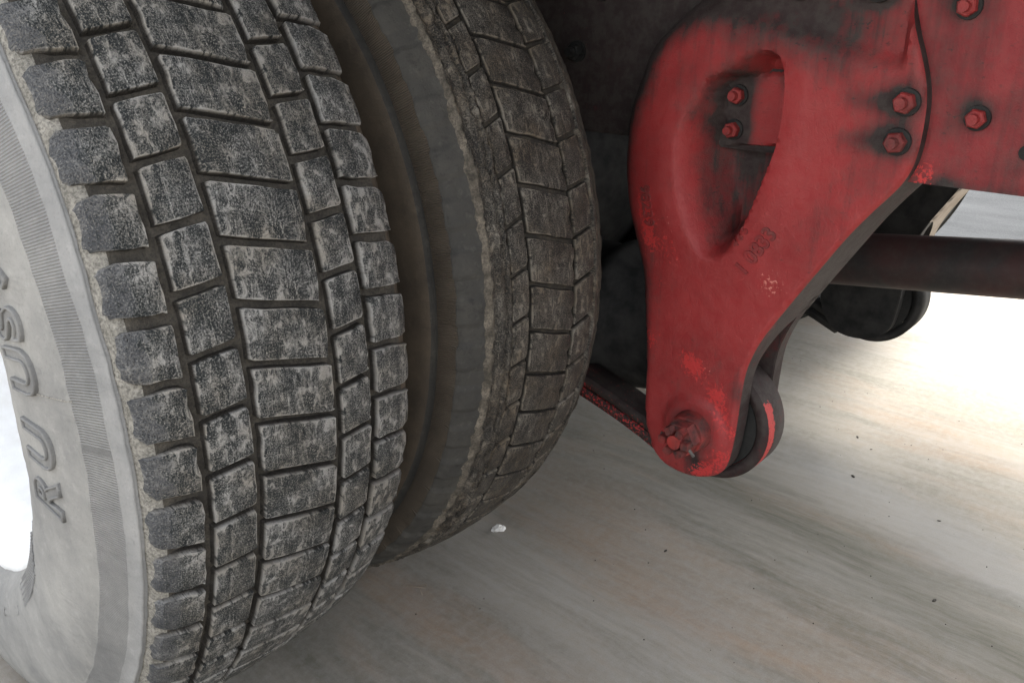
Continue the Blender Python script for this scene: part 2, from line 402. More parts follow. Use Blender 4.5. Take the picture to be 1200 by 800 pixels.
# raised lettering on the outer sidewall
def side_x(r):
    rs = [p[1] for p in proL[:14]]; xs = [p[0] for p in proL[:14]]
    o = np.argsort(rs); return float(np.interp(r, np.array(rs)[o], np.array(xs)[o]))
def text_mesh(s, size, extrude, offset=0., bevel=0., outline=False, spacing=1.):
    c = bpy.data.curves.new("t", 'FONT'); c.body = s; c.size = size; c.extrude = extrude; c.offset = offset; c.bevel_depth = bevel; c.space_character = spacing
    c.resolution_u = 4
    if outline: c.fill_mode = 'NONE'
    o = bpy.data.objects.new("t", c); COL.objects.link(o)
    bpy.context.view_layer.update()
    me = bpy.data.meshes.new_from_object(o.evaluated_get(bpy.context.evaluated_depsgraph_get()))
    bpy.data.objects.remove(o); bpy.data.curves.remove(c)
    return me
def on_sidewall(me, theta, r0, up):
    """baseline at radius r0, reading towards rising angle, letter tops towards the hub"""
    for v in me.vertices:
        sx, sy, sz = v.co
        r = r0 - sy * up; t = theta + sx / r0
        v.co = (side_x(r) - .0004 - sz, -r * math.cos(t), r * math.sin(t))
    me.update()
def join(meshes):
    bm = bmesh.new()
    for q in meshes: bm.from_mesh(q)
    return bm_mesh(bm)
LR = .397
for ch, deg in (("R", -9.2), ("U", -2.6), ("U", 6.7), ("S", 12.3), ("9", 17.6), ("R", 140), ("U", 147), ("U", 156), ("S", 162), ("9", 168)):
    a_ = text_mesh(ch, .057, .0009, .0014); b_ = text_mesh(ch, .057, .0016, .0016, .0012, True)
    wd = max(v.co.x for v in a_.vertices) / 2
    for q in (a_, b_): on_sidewall(q, R_(deg) - wd / LR, LR, .95)
    link("raised_letter", join([a_, b_]), LETTER, tyre_out)
# fan of fine moulded ridges beside the rim
bm = bmesh.new()
for k in range(6):
    r = .309 + .0052 * k
    for i in range(26 - 2 * k):
        t = R_(-26 - 1.5 * k - i * .95)
        x = side_x(r) - .0004
        q0 = len(bm.verts); addbox(bm, (-.0008, -.0016, -.0011), (.0008, .0016, .0011)); bm.verts.ensure_lookup_table()
        bmesh.ops.transform(bm, matrix=Matrix.Translation((x, -r * math.cos(t), r * math.sin(t))) @ Matrix.Rotation(-t, 4, 'X'), verts=bm.verts[q0:])
o = link("moulded_ridges", bm_mesh(bm), SERR, tyre_out); o["kind"] = "stuff"
# small moulded size marks low on the sidewall
c_ = text_mesh("315/80 R22.5", .013, .0004, .0004); on_sidewall(c_, R_(-66), .338, 1.)
link("size_marking", c_, SIDE, tyre_out)
# two thin raised moulding lines across the sidewall
V = []; F = []
for tt in (R_(4.5), R_(-128), R_(126)):
    n0 = len(V)
    for i in range(10):
        r = .372 + .062 * i / 9
        for dt, h in ((-.0017, 0), (0, .0009), (.0017, 0)): V.append((side_x(r) - h, -r * math.cos(tt + dt), r * math.sin(tt + dt)))
    for i in range(9):
        for j in range(2): F.append((n0 + i * 3 + j, n0 + i * 3 + j + 1, n0 + i * 3 + j + 4, n0 + i * 3 + j + 3))
link("moulding_line", mesh("moulding_line", V, F), CREAM, tyre_out)

# white rim ----------------------------------------------------------------
rim_p = [(CO - .128, .282), (CO - .131, .296), (CO - .134, .300), (CO - .1365, .298), (CO - .135, .290), (CO - .128, .283), (CO - .115, .279), (CO - .09, .272), (CO - .03, .268), (CO + .05, .262), (CO + .11, .255),
         (CO + .135, .235), (CO + .14, .20), (CO + .135, .165), (CO + .13, .12), (CO + .02, .118), (CO - .03, .112), (CO - .05, .09), (CO - .05, .001)]
rim = link("rim", lathe_x(rim_p, 128, [WHITE]), None, truck, "white painted steel rim of the outer tyre", (0, 0, ZA))
nut_bm = bmesh.new(); bmesh.ops.create_cone(nut_bm, cap_ends=True, segments=6, radius1=.017, radius2=.016, depth=.03, matrix=Matrix.Rotation(R_(90), 4, 'Y'))
bmesh.ops.create_cone(nut_bm, cap_ends=True, segments=12, radius1=.011, radius2=.011, depth=.02, matrix=Matrix.Translation((-.024, 0, 0)) @ Matrix.Rotation(R_(90), 4, 'Y'))
nut_me = bm_mesh(nut_bm); nut_me.materials.append(WHITE)
for k in range(10):
    a = 2 * math.pi * k / 10; link("wheel_nut", nut_me, None, rim, None, (CO + .12, -.1675 * math.cos(a), .1675 * math.sin(a)))

# inner tyre ---------------------------------------------------------------
CI = .328
cri = lambda x: .4935 - .013 * ((x - .335) / .10) ** 2
GI = .006
pin = [(.205, .288), (.196, .300), (.188, .315), (.184, .340), (.1825, .370), (.186, .400), (.1905, .4200),
       (.1940, .4340), (.1985, .4370), (.1965, .4420), (.2010, .4540), (.2040, .4620), (.2052, .4640), (.2100, .4690), (.2150, .4710), (.2215, .4735), (.2250, .4755), (.2290, .4772)] + [(x, cri(x) + o) for x, o in [
       (.2325, .0008), (.2365, .0008), (.2400, -.0010), (.2430, -.0025), (.2470, .0006), (.2515, .0004), (.2545, -.0035), (.2570, .0006), (.2600, 0), (.2612, -.005), (.2640, -GI), (.285, -GI - .001), (.328, -GI), (.357, -GI - .001), (.3935, -GI),
       (.3965, -GI), (.3975, .001), (.4040, .0005), (.4070, -.0005), (.4090, -.0035), (.4110, -.0015), (.4180, -.0025)]] + [
       (.4240, .4755), (.4300, .467), (.4420, .445), (.460, .41), (.472, .37), (.470, .33), (.455, .30), (.445, .288)]
zi = []
for j in range(len(pin) - 1):
    x = (pin[j][0] + pin[j + 1][0]) / 2; r = (pin[j][1] + pin[j + 1][1]) / 2
    if x < .1945: zi.append(4)
    elif x < .1988 and r < .4410: zi.append(2)
    elif x < .2042: zi.append(3)
    elif x < .2305: zi.append(2)
    elif x < .2375: zi.append(1)
    elif x < .2615: zi.append(6)
    elif x < .396: zi.append(0)
    elif x < .409: zi.append(6)
    elif x < .43: zi.append(0)
    else: zi.append(4)
def dsi(j, x, r, t):
    y, z = -math.cos(t) * r, math.sin(t) * r
    dx = dr = 0.
    if .203 < x < .262 and r > .46:
        k = 1. if x > .228 else .4
        n = nz(x * 2.2, y, z, 75); n2 = nz(x * 2, y, z, 160)
        n3 = nz(x * 2, y, z, 330); dr = k * (.0024 * n + .0018 * n2 + .0012 * n3); dx = k * (.0026 * nz(x, y + 5, z, 90) + .0016 * n2 + .0012 * nz(x, z, y, 300))
        if x < .226:                      # small moulded steps round the shoulder
            s = (t / (2 * math.pi) * 60) % 1
            if s < .55: dx -= .0030; dr += .0014
    elif .396 < x < .43: dr = .0010 * nz(x * 2, y, z, 70) + .0006 * nz(x * 2, y, z, 170); dx = dr
    else: dr = .0006 * nz(x, y, z, 30)
    return dx, dr
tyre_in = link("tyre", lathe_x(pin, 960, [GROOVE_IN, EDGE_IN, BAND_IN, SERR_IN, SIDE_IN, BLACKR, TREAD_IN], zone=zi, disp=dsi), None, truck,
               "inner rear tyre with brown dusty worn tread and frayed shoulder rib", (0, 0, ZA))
fattr(tyre_in.data, "edge", [.55] * len(tyre_in.data.vertices))
fa = tyre_in.data.attributes.new("flat", "FLOAT_VECTOR", "POINT")
fa.data.foreach_set("vector", np.array([(v.co.x, .5 * math.atan2(v.co.z, -v.co.y), 0) for v in tyre_in.data.vertices], dtype=np.float32).ravel())
GI2 = .0026; GAPI = R_(.75)
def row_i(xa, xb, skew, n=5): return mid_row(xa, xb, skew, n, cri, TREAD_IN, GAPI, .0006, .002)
def half_sipe(P, seed):
    """centre block with a shallow cut stepping in from its right side"""
    me = block_mesh(stations(.285 + GI2, .357 - GI2, n=8, inset=R_(.04)), 0, P - GAPI, R_(-2.4), cri, [TREAD_IN], seed=seed, nt=7, rough=.0006, chip=.002, depth=GI)
    vs = me.vertices
    for i in range(4, 8):
        q = vs[i * 7 + 3]; y, z = q.co.y, q.co.z; r = math.hypot(y, z); k = (r - .0026) / r; q.co.y *= k; q.co.z *= k
    me.update(); return me
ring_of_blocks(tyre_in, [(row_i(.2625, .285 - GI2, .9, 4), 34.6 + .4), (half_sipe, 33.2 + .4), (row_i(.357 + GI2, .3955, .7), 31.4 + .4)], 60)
rim_in = [(x + .335, r) for x, r in [(-.136, .297), (-.128, .283), (-.09, .272), (.05, .262), (.12, .262), (.136, .297)]]
link("rim", lathe_x(rim_in, 96, [BLACK]), None, truck, "dark rim of the inner tyre", (0, 0, ZA))

# far tyres on the other side
MX = 1.93
far_p = [(MX - x, r) for x, r in pin if x < .44]
link("tyre", lathe_x(far_p, 160, [BLACKR]), None, truck, "dark tyre on the far side of the truck", (0, 0, ZA))
link("tyre", lathe_x([(MX - CO - (x - CI) * 1.1, r) for x, r in pin if x > .19], 160, [BLACKR]), None, truck, "outermost dark tyre on the far side", (0, 0, ZA))

# ---- added second axle out of view, its wheels block light
Y2 = -2.0
ROWS_OUT = [(lug_l, 33.1 + .55), (mid_row(-.092 + G2, -.049 - G2, .4), 34.4 + .47), (mid_row(-.049 + G2, .029 - G2, -2.1, 7), 32.6 + .4),
            (mid_row(.029 + G2, .069 - G2, .3), 32.8 + .47), (lug_r, 30.1 + .5)]
def second(src, rows, count, label):
    o = link("tyre", src.data, None, truck, label, (0, Y2, ZA)); o.rotation_euler = (R_(37), 0, 0)
    if rows: ring_of_blocks(o, rows, count, (999, 999))
    return o
second(tyre_out, ROWS_OUT, 66, "outer dusty tyre of an added second axle out of view")
second(tyre_in, [(row_i(.2625, .285 - GI2, .9, 4), 35.), (half_sipe, 33.6), (row_i(.357 + GI2, .3955, .7), 31.8)], 60, "inner dusty tyre of an added second axle out of view")
link("rim", rim.data, None, truck, "white rim of the added second axle", (0, Y2, ZA))
for q in [o for o in truck.children if o.name.startswith("tyre") and "far side" in o.get("label", "")]:
    link("tyre", q.data, None, truck, q["label"] + " on the added second axle", (0, Y2, ZA))

# ---- axle, hubs
bm = bmesh.new()
bmesh.ops.create_cone(bm, cap_ends=True, segments=32, radius1=.075, radius2=.075, depth=1.7, matrix=Matrix.Translation((MX / 2, 0, ZA)) @ Matrix.Rotation(R_(90), 4, 'Y'))
axle2 = None
axle = link("axle", bm_mesh(bm, True), BLACK, truck)
bm = bmesh.new(); bmesh.ops.create_uvsphere(bm, u_segments=32, v_segments=20, radius=.21, matrix=Matrix.Translation((MX / 2, .02, ZA)) @ Matrix.Diagonal((1.05, .85, 1, 1)))
link("differential_housing", bm_mesh(bm, True), BLACK, axle)
for sx in (0, 1):
    dp = [(.36, .10), (.36, .205), (.50, .208), (.505, .215), (.52, .215), (.525, .19), (.53, .05)]
    dp = [(MX - x, r) for x, r in dp] if sx else dp
    link("brake_drum", lathe_x(dp, 64, [BLACK]), None, axle, None, (0, 0, ZA))

tank = lathe_x([(-.55, .001), (-.54, .10), (-.50, .17), (.50, .17), (.54, .10), (.55, .001)], 40, [BLACK])  # added cylinder, blocks a bright gap past the axle
link("gap_blocker", tank, None, truck, "added black cylinder ahead of the axle, closing a bright gap", (MX / 2, .62, .42))
axle2 = link("axle", axle.data, None, truck, None, (0, Y2, 0))
for q in list(axle.children): link(q.name.split(".")[0], q.data, None, axle2, None, q.location)
# spring brake chambers behind the axle
cp = [(-.05, .001), (-.05, .09), (-.06, .115), (-.12, .120), (-.13, .132), (-.15, .132), (-.16, .120), (-.25, .120), (-.26, .132), (-.28, .132), (-.29, .115), (-.37, .10), (-.39, .075), (-.395, .001)]
for xx in (.80, MX - .80):
    cm = lathe_x([(y, r) for y, r in cp], 40, [BLACK])
    o = link("brake_chamber", cm, None, axle, None, (xx, 0, .285)); o.rotation_euler = (0, 0, R_(90))

# ---- spring hanger bracket casting
OUT = [(-0.5083, 0.8148), (-0.4727, 0.7801), (-0.4452, 0.7587), (-0.417, 0.7283), (-0.4033, 0.6866), (-0.3923, 0.6541), (-0.3884, 0.6101), (-0.3883, 0.5652), (-0.3952, 0.52), (-0.4064, 0.4745), (-0.4177, 0.4283), (-0.4276, 0.3427), (-0.4319, 0.2783), (-0.4341, 0.2246), (-0.4433, 0.1972), (-0.4612, 0.1715), (-0.4866, 0.1601), (-0.5214, 0.1605), (-0.5501, 0.1712), (-0.5698, 0.1883), (-0.5767, 0.2213), (-0.58, 0.2612), (-0.5809, 0.2991), (-0.583, 0.3364), (-0.5888, 0.3596), (-0.5997, 0.3884), (-0.6186, 0.4217), (-0.6412, 0.46), (-0.6669, 0.5023), (-0.6871, 0.5364), (-0.7109, 0.5696), (-0.7301, 0.5932), (-0.7409, 0.6094), (-0.7479, 0.63), (-0.7500, 0.6652), (-0.748, 0.6991), (-0.7375, 0.7318), (-0.7238, 0.764), (-0.7089, 0.8148), (-.70, .86), (-.54, .86)]
REC = [(-0.4621, 0.5965), (-0.4672, 0.6393), (-0.4825, 0.6714), (-0.5033, 0.6976), (-0.5347, 0.7185), (-0.5759, 0.7295), (-0.5853, 0.7116), (-0.5883, 0.6791), (-0.5866, 0.6406), (-0.5795, 0.6103), (-0.559, 0.5457), (-0.5429, 0.4998), (-0.524, 0.4851), (-0.5081, 0.4843), (-0.4881, 0.5123), (-0.4707, 0.554)]
PAD = [(-0.497, 0.702), (-0.592, 0.709), (-0.592, 0.622), (-0.500, 0.6131)]
PY, PZ = -.52, .238
def smooth_poly(p, it=2):
    p = np.array(p)
    for _ in range(it):
        q = np.roll(p, -1, 0); p = np.stack([.75 * p + .25 * q, .25 * p + .75 * q], 1).reshape(-1, 2)
    return p
OUT = [(y + .022 * max(0, min(1, (z - .44) / .1)) if y > -.512 and z > .44 else y, z) for y, z in OUT]
OUTS = smooth_poly(OUT); RECS = smooth_poly(REC, 2)
def sdist(P, poly):
    """signed distance to polygon, positive inside; also nearest point"""
    A = poly; B = np.roll(poly, -1, 0); best = np.full(len(P), 9.); near = np.zeros_like(P); ins = np.zeros(len(P), bool)
    for a, b in zip(A, B):
        e = b - a; t = np.clip(((P - a) @ e) / (e @ e + 1e-12), 0, 1); q = a + t[:, None] * e; d = np.hypot(*(P - q).T)
        k = d < best; best[k] = d[k]; near[k] = q[k]
        c = ((a[1] > P[:, 1]) != (b[1] > P[:, 1])); c &= P[:, 0] < (b[0] - a[0]) * (P[:, 1] - a[1]) / (b[1] - a[1] + 1e-12) + a[0]; ins ^= c
    return np.where(ins, best, -best), near
sstep = lambda t: np.clip(t, 0, 1) ** 2 * (3 - 2 * np.clip(t, 0, 1))
X0 = .600
def relief(P):
    t, nr = sdist(P, OUTS)
    y, z = P.T
    left = nr[:, 0] > -.487 + .12 * np.clip((nr[:, 1] - .70) / .1, -1, 0)
    left = (nr[:, 0] > -.50) & ~((nr[:, 1] < .2) & (nr[:, 0] < -.45))
    rad = np.where(left, np.interp(nr[:, 1], [.2, .40, .55, .8], [.012, .016, .045, .05]), .005)
    k = np.clip(t / rad, 0, 1); d = rad * .9 * (1 - np.sqrt(np.clip(1 - (1 - k) ** 2, 0, 1)))
    tr, nr2 = sdist(P, RECS)
    wl = np.clip((nr2[:, 0] + .56) / .06, 0, 1)
    w = .013 + .040 * np.maximum(wl, .55 * np.clip((.56 - nr2[:, 1]) / .05, 0, 1) * np.clip((nr2[:, 0] + .565) / .02, 0, 1))
    pad, _ = sdist(P, np.array(PAD)); padk = sstep((pad + .004) / .008)
    padk = padk * sstep((tr + .008) / .013)
    d += sstep((tr + .008) / w) * np.interp(z, [.695, .715], [.074, .046]) * (1 - padk) + .046 * padk
    d -= .0035 * np.exp(-((tr + .026) / .022) ** 2) * np.where(tr < 0, 1, 0) * np.clip((z - .46) / .08, 0, 1)
    up = sstep((z - .715 - .25 * (y + .70)) / .03) * sstep((y + .7235 + .02 * 0) / .010 + (z - .75) * 0)
    d += .014 * up * sstep((z - .70) / .03)
    rp = np.hypot(y - PY, z - PZ)
    d -= .006 * (1 - sstep((rp - .040) / .012))
    return d
step = .0042
gy, gz = np.meshgrid(np.arange(-.76, -.35, step), np.arange(.155, .87, step))
G = np.stack([gy.ravel(), gz.ravel()], 1) + np.random.default_rng(3).uniform(-.0004, .0004, (gy.size, 2))
td, _ = sdist(G, OUTS); G = G[td > .0028]
# resample the outline so that rim points are as close as the grid
def resample(poly, s):
    out = []
    for a, b in zip(poly, np.roll(poly, -1, 0)):
        n = max(1, int(np.hypot(*(b - a)) / s)); out += [a + (b - a) * i / n for i in range(n)]
    return np.array(out)
OB = resample(OUTS, .004)
loops = []
for off in (-.009, -.003, .003, .010, .020):
    q = resample(RECS, .0022); c0 = np.roll(q, -1, 0) - np.roll(q, 1, 0); nn = np.stack([-c0[:, 1], c0[:, 0]], 1); nn /= np.hypot(*nn.T)[:, None] + 1e-9
    t_, _ = sdist(q + nn * .002, RECS); sg = np.where(np.median(t_) > 0, 1., -1.)
    p_ = q + nn * off * sg; t_, _ = sdist(p_, RECS); loops.append(p_[np.abs(t_ - off) < .0015])
LP = np.concatenate(loops)
keep = np.array([np.min(np.hypot(*(LP - g).T)) > .0024 for g in G]); G = np.concatenate([LP, G[keep]])
nb_ = len(OB)
cd_ = delaunay_2d_cdt([Vector(p) for p in np.concatenate([OB, G])], [], [list(range(nb_))], 1, 1e-6)
P2 = np.array([[v.x, v.y] for v in cd_[0]]); T2 = [tuple(f) for f in cd_[2]]
dd = relief(P2)
rough_ = np.array([nz(a, b, 0, 16) * .0010 + nz(a, b, 3, 55) * .00045 for a, b in P2])
front = X0 + dd + rough_
# back face: full depth above the fork, only a front cheek below it
def back_x(z, x_thick=.124, cheek=.032):
    z0, z1 = .315, .400
    k = np.clip((z - z0) / (z1 - z0), 0, 1)
    return X0 + cheek + (x_thick - cheek) * (1 - np.sqrt(np.clip(1 - k ** 2, 0, 1)))
def paint_attrs(me, Y, Z, side):
    n = len(Y); gr = np.zeros(n); fr = np.zeros(n); pa = np.zeros(n)
    def blob(y, z, ry, rz, a, tgt):
        tgt += a * np.exp(-(((Y - y) / ry) ** 2 + ((Z - z) / rz) ** 2))
    for by, bz in ((-.516, .6785), (-.5135, .637)): blob(by, bz, .020, .020, 1.0, gr); blob(by + .014, bz, .01, .02, .5, gr)
    blob(-.528, .632, .012, .06, .6, gr); blob(-.53, .705, .022, .018, .55, gr); blob(-.578, .70, .010, .02, .6, gr); blob(-.478, .66, .012, .02, .3, gr)
    for by, bz in ((-.7295, .6905), (-.7265, .650)):
        blob(by, bz, .020, .020, 1.0, gr)
        for k in range(6): blob(by + .010 + .010 * k, bz - .001 * k, .012, .014, .42 - .045 * k, gr)
    blob(-.62, .79, .12, .05, .8, gr); blob(-.50, .79, .07, .040, .8, gr); blob(-.67, .735, .05, .045, .55, gr); blob(-.61, .75, .04, .03, .3, gr); trc, _ = sdist(np.stack([Y, Z], 1), RECS); gr += sstep((trc + .001) / .022) * (~side) * np.where((Z > .613) & (Y < -.53), .08, np.interp(Z, [.59, .68], [.66, .24]))  # last term paints shade into the recess, beside the real grime blobs
    [blob(yy, .792, .020, .011, 1.0, gr) for yy in (-.682, -.596, -.535)]; blob(-.40, .72, .03, .08, .5, gr); blob(-.69, .60, .035, .03, .35, gr); blob(-.66, .55, .03, .03, .25, gr)  # first blobs paint the dark of the sockets under the top bolts
    blob(PY, PZ, .036, .036, .6, gr); blob(PY - .005, PZ - .055, .014, .03, .8, gr); blob(-.575, .31, .012, .02, .5, gr)
    blob(-.435, .42, .018, .12, .25, gr)
    tl, nl = sdist(np.stack([Y, Z], 1), OUTS); lf = (nl[:, 0] > -.50) & (nl[:, 1] > .30)
    gr += np.where(lf & ~side, .95 * np.exp(-(np.abs(tl) / np.interp(Z, [.3, .55, .7], [.006, .018, .026])) ** 2), 0)
    for z in (.545, .525, .505, .485): blob(-.415 - (.545 - z) * .25, z, .014, .016, .55, fr)
    for y, z, a in ((-.455, .49, .38), (-.47, .475, .35), (-.445, .43, .3), (-.515, .325, .72), (-.50, .335, .6), (-.55, .295, .6), (-.56, .27, .45), (-.545, .30, .3), (-.439, .35, .55), (-.55, .185, .6), (-.565, .21, .6), (-.53, .17, .7), (-.47, .165, .5), (-.575, .25, .45)):
        blob(y, z, .016, .016, a, fr)
    for y, z, a in ((-.455, .515, .33), (-.48, .470, .3), (-.61, .462, .36), (-.597, .468, .3), (-.59, .40, .25), (-.46, .41, .2), (-.53, .33, .35), (-.5, .3, .2), (-.44, .30, .2)): blob(y, z, .02, .02, a, pa)
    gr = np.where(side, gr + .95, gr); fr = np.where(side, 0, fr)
    fattr(me, "grime_shade", np.clip(gr, 0, 1.3)); fattr(me, "fresh", np.clip(fr, 0, 1)); fattr(me, "pale", np.clip(pa, 0, 1))
def bracket_mesh():
    n = len(P2); bx = back_x(P2[:, 1]); bx = np.maximum(bx, front + .008)
    V = [(front[i], *P2[i]) for i in range(n)]
    cnt = {}
    for f in T2:
        for a, b in zip(f, f[1:] + f[:1]): cnt[(a, b)] = 1
    bd = [(a, b) for (a, b) in cnt if (b, a) not in cnt]
    ring = sorted({a for e in bd for a in e}); idx = {q: n + k for k, q in enumerate(ring)}
    V += [(front[q] + .0006, *P2[q]) for q in ring]           # doubled rim keeps the paint edge crisp
    idb = {}; nb2 = len(V)
    V += [(bx[i], *P2[i]) for i in range(n)]
    F = list(T2) + [tuple(nb2 + i for i in f[::-1]) for f in T2]
    for a, b in bd: F += [(b, a, idx[a], idx[b]), (idx[b], idx[a], nb2 + a, nb2 + b)]
    me = mesh("hanger", V, F); A = np.array(V)
    bmx = bmesh.new(); bmx.from_mesh(me); bmesh.ops.recalc_face_normals(bmx, faces=bmx.faces); bmx.to_mesh(me); bmx.free()
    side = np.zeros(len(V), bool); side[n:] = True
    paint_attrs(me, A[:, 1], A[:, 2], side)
    try: me.set_sharp_from_angle(angle=R_(50))
    except Exception: pass
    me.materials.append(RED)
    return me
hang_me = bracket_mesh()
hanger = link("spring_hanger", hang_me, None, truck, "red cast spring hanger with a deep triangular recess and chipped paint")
# rear fork cheek
LEG = [(y, z) for y, z in OUT if z < .50]
leg_pts = smooth_poly([(-.395, .50)] + [(y, z) for y, z in OUT[9:29]] + [(-.66, .50)], 1)
lm = prism_x([tuple(p) for p in leg_pts], .696, .722, .002)
A = np.array([v.co for v in lm.vertices]); paint_attrs(lm, A[:, 1], A[:, 2], np.ones(len(A), bool))
link("fork_cheek", lm, RED, hanger)

# bolts: flange, hexagon, thread end
def bolt_mesh(r, h=.016, stub=.010, m=RED_BOLT, seed=0):
    bm = bmesh.new(); Rm = Matrix.Rotation(R_(-90), 4, 'Y')
    def cyl(seg, r1, r2, x0, x1):
        bmesh.ops.create_cone(bm, cap_ends=True, segments=seg, radius1=r1, radius2=r2, depth=x1 - x0, matrix=Matrix.Translation((-(x0 + x1) / 2, 0, 0)) @ Rm)
    cyl(24, r * 1.32, r * 1.28, 0, .0035); nfl = len(bm.faces); cyl(6, r * 1.02, r * 1.02, .0035, h - .002); cyl(6, r * 1.02, r * .88, h - .002, h); cyl(16, r * .56, r * .52, h, h + stub)
    bm.faces.ensure_lookup_table()
    me = bm_mesh(bm); me.materials.append(m); me.materials.append(BLACK)
    for p in me.polygons: p.material_index = int(p.center.x > -.0045)  # blackened flange paints in the socket shadow round the head
    return me
BOLT = bolt_mesh(.0125); DARK_BOLT = bolt_mesh(.0125, m=BLACK)
def put_bolt(parent, x, y, z, s=1., rot=0.):
    o = link("bolt", BOLT, None, parent, None, (x, y, z)); o.rotation_euler = (rot, 0, 0); o.scale = (s, s, s); return o
for y, z, r in ((-.516, .6785, .3), (-.5135, .6370, .8)): put_bolt(hanger, X0 + .0455, y, z, .78, r)
for y, z, r in ((-.7305, .6895, .2), (-.7275, .6490, .9)): put_bolt(hanger, X0 - .001, y, z, .88, r)
for y, z, r in ((-.682, .804, .1), (-.596, .806, .5), (-.535, .806, .9)): put_bolt(hanger, X0 + .010, y, z, 1.15, r)

# pin with collar and castle nut
bm = bmesh.new()
def cyl_x(bm, seg, r1, r2, xa, xb, y, z):
    bmesh.ops.create_cone(bm, cap_ends=True, segments=seg, radius1=r1, radius2=r2, depth=abs(xb - xa), matrix=Matrix.Translation(((xa + xb) / 2, y, z)) @ Matrix.Rotation(R_(90), 4, 'Y'))
# create_cone axis +Z -> +X after the turn: radius1 sits at the low-x end
cyl_x(bm, 40, .0265, .0300, .573, .600, PY, PZ)
link("collar", bm_mesh(bm, False), RED_FLAKE, hanger)
bm = bmesh.new()
cyl_x(bm, 6, .0245, .0265, .556, .572, PY, PZ)
for k in range(6):
    a = R_(60 * k + 30); c, s = math.cos(a), math.sin(a)
    q0 = len(bm.verts); addbox(bm, (.542, -.0052, .012), (.557, .0052, .0225), .001); bm.verts.ensure_lookup_table()
    bmesh.ops.transform(bm, matrix=Matrix.Translation((0, PY, PZ)) @ Matrix.Rotation(a, 4, 'X'), verts=bm.verts[q0:])
link("castle_nut", bm_mesh(bm), RED_FLAKE, hanger)
bm = bmesh.new(); cyl_x(bm, 24, .0100, .0110, .545, .575, PY, PZ)
link("pin_end", bm_mesh(bm), RED_WORN, hanger)
link("cotter_pin", tube([(.5525, PY + .024, PZ + .004), (.5520, PY, PZ - .001), (.5525, PY - .020, PZ - .006), (.556, PY - .026, PZ - .016)], .0022, 8), STEEL, hanger)

# cast digits standing proud of the face
def on_face(me, y0, z0, ang, lift=.0004):
    co = np.array([v.co for v in me.vertices]); c, s = math.cos(ang), math.sin(ang)
    u = co[:, 0] * c - co[:, 1] * s; w = co[:, 0] * s + co[:, 1] * c
    P = np.stack([y0 - u, z0 + w], 1); d = X0 + relief(P) - lift - co[:, 2]
    for v, p, x in zip(me.vertices, P, d): v.co = (x, p[0], p[1])
    me.update(); fattr(me, "grime_shade", [.45] * len(co)); fattr(me, "fresh", [0.] * len(co)); fattr(me, "pale", [0.] * len(co))
t1 = text_mesh("1 0833", .026, .0014, .0003, .0004); on_face(t1, -.570, .467, R_(58))
t2 = text_mesh("4 6 5", .014, .0010, .0002, .0003); on_face(t2, -.556, .502, R_(58))
t3 = text_mesh("98239", .022, .0014, .0003, .0004); on_face(t3, -.410, .560, R_(-78))
for t in (t1, t2, t3): link("cast_number", t, RED, hanger)

# ---- leaf spring with eye in the fork
def leaf(pts, x0, x1, th):
    V = []; F = []
    P = [Vector((0, y, z)) for y, z in pts]
    xs = [x0, x0 + .004, x0 + .018, x0 + .024, x1]; K = len(xs) * 2
    for i, p in enumerate(P):
        d = (P[min(i + 1, len(P) - 1)] - P[max(i - 1, 0)]).normalized(); nrm = Vector((0, -d.z, d.y))
        for sx in xs: V.append((sx, *(p - nrm * th * .5)[1:]))
        for sx in xs[::-1]: V.append((sx, *(p + nrm * th * .5)[1:]))
    for i in range(len(P) - 1):
        for k in range(K): F.append((i * K + k, i * K + (k + 1) % K, (i + 1) * K + (k + 1) % K, (i + 1) * K + k))
    F += [tuple(range(K))[::-1], tuple((len(P) - 1) * K + k for k in range(K))]
    bm = bmesh.new(); m = mesh("leaf", V, F); bm.from_mesh(m)
    bmesh.ops.bevel(bm, geom=[e for e in bm.edges if e.calc_face_angle(0) > .9], offset=.002, segments=2, affect='EDGES')
    return bm_mesh(bm)
def arc(r, a0, a1, n=24): return [(PY - r * math.cos(R_(a0 + (a1 - a0) * i / n)), PZ + r * math.sin(R_(a0 + (a1 - a0) * i / n))) for i in range(n + 1)]
eye_r = .081
upper = arc(eye_r, 140, -95, 40) + [(-.485, .166), (-.45, .181), (-.41, .1975), (-.36, .214), (-.30, .230), (-.20, .252), (-.08, .272), (.08, .282), (.30, .30), (.60, .36)]
lower = [(-.465, .154), (-.45, .160), (-.41, .1765), (-.36, .193), (-.30, .209), (-.20, .231), (-.08, .251), (.08, .261), (.30, .279), (.60, .339)]
LX0, LX1 = .638, .690
spring_me = leaf(upper, LX0, LX1, .017); lower_me = leaf(lower, LX0, LX1, .016)
bm = bmesh.new(); cyl_x(bm, 40, .0715, .0715, LX0 + .002, LX1 - .002, PY, PZ); bush_me = bm_mesh(bm); bush_me.materials.append(BLACKR)
def flake(me):
    A = np.array([v.co for v in me.vertices]); gr = np.full(len(A), 1.05); fr = np.zeros(len(A))
    k = (A[:, 1] < -.555) & (A[:, 0] > .640) & (A[:, 0] < .660) & (A[:, 2] > .165) & (A[:, 2] < .285); fr = np.where(k, .85, np.where(A[:, 1] > -.45, np.where(A[:, 2] < np.interp(A[:, 1], [-.45, -.3], [.18, .225]), .42, .10), .0))
    fattr(me, "grime_shade", gr); fattr(me, "fresh", fr); fattr(me, "pale", np.zeros(len(A)))
flake(spring_me); flake(lower_me)
spring = link("leaf_spring", spring_me, RED, truck, "steel leaf spring with flaking red paint hooked round the hanger pin")
link("lower_leaf", lower_me, RED, spring)
link("rubber_bush", bush_me, None, spring)

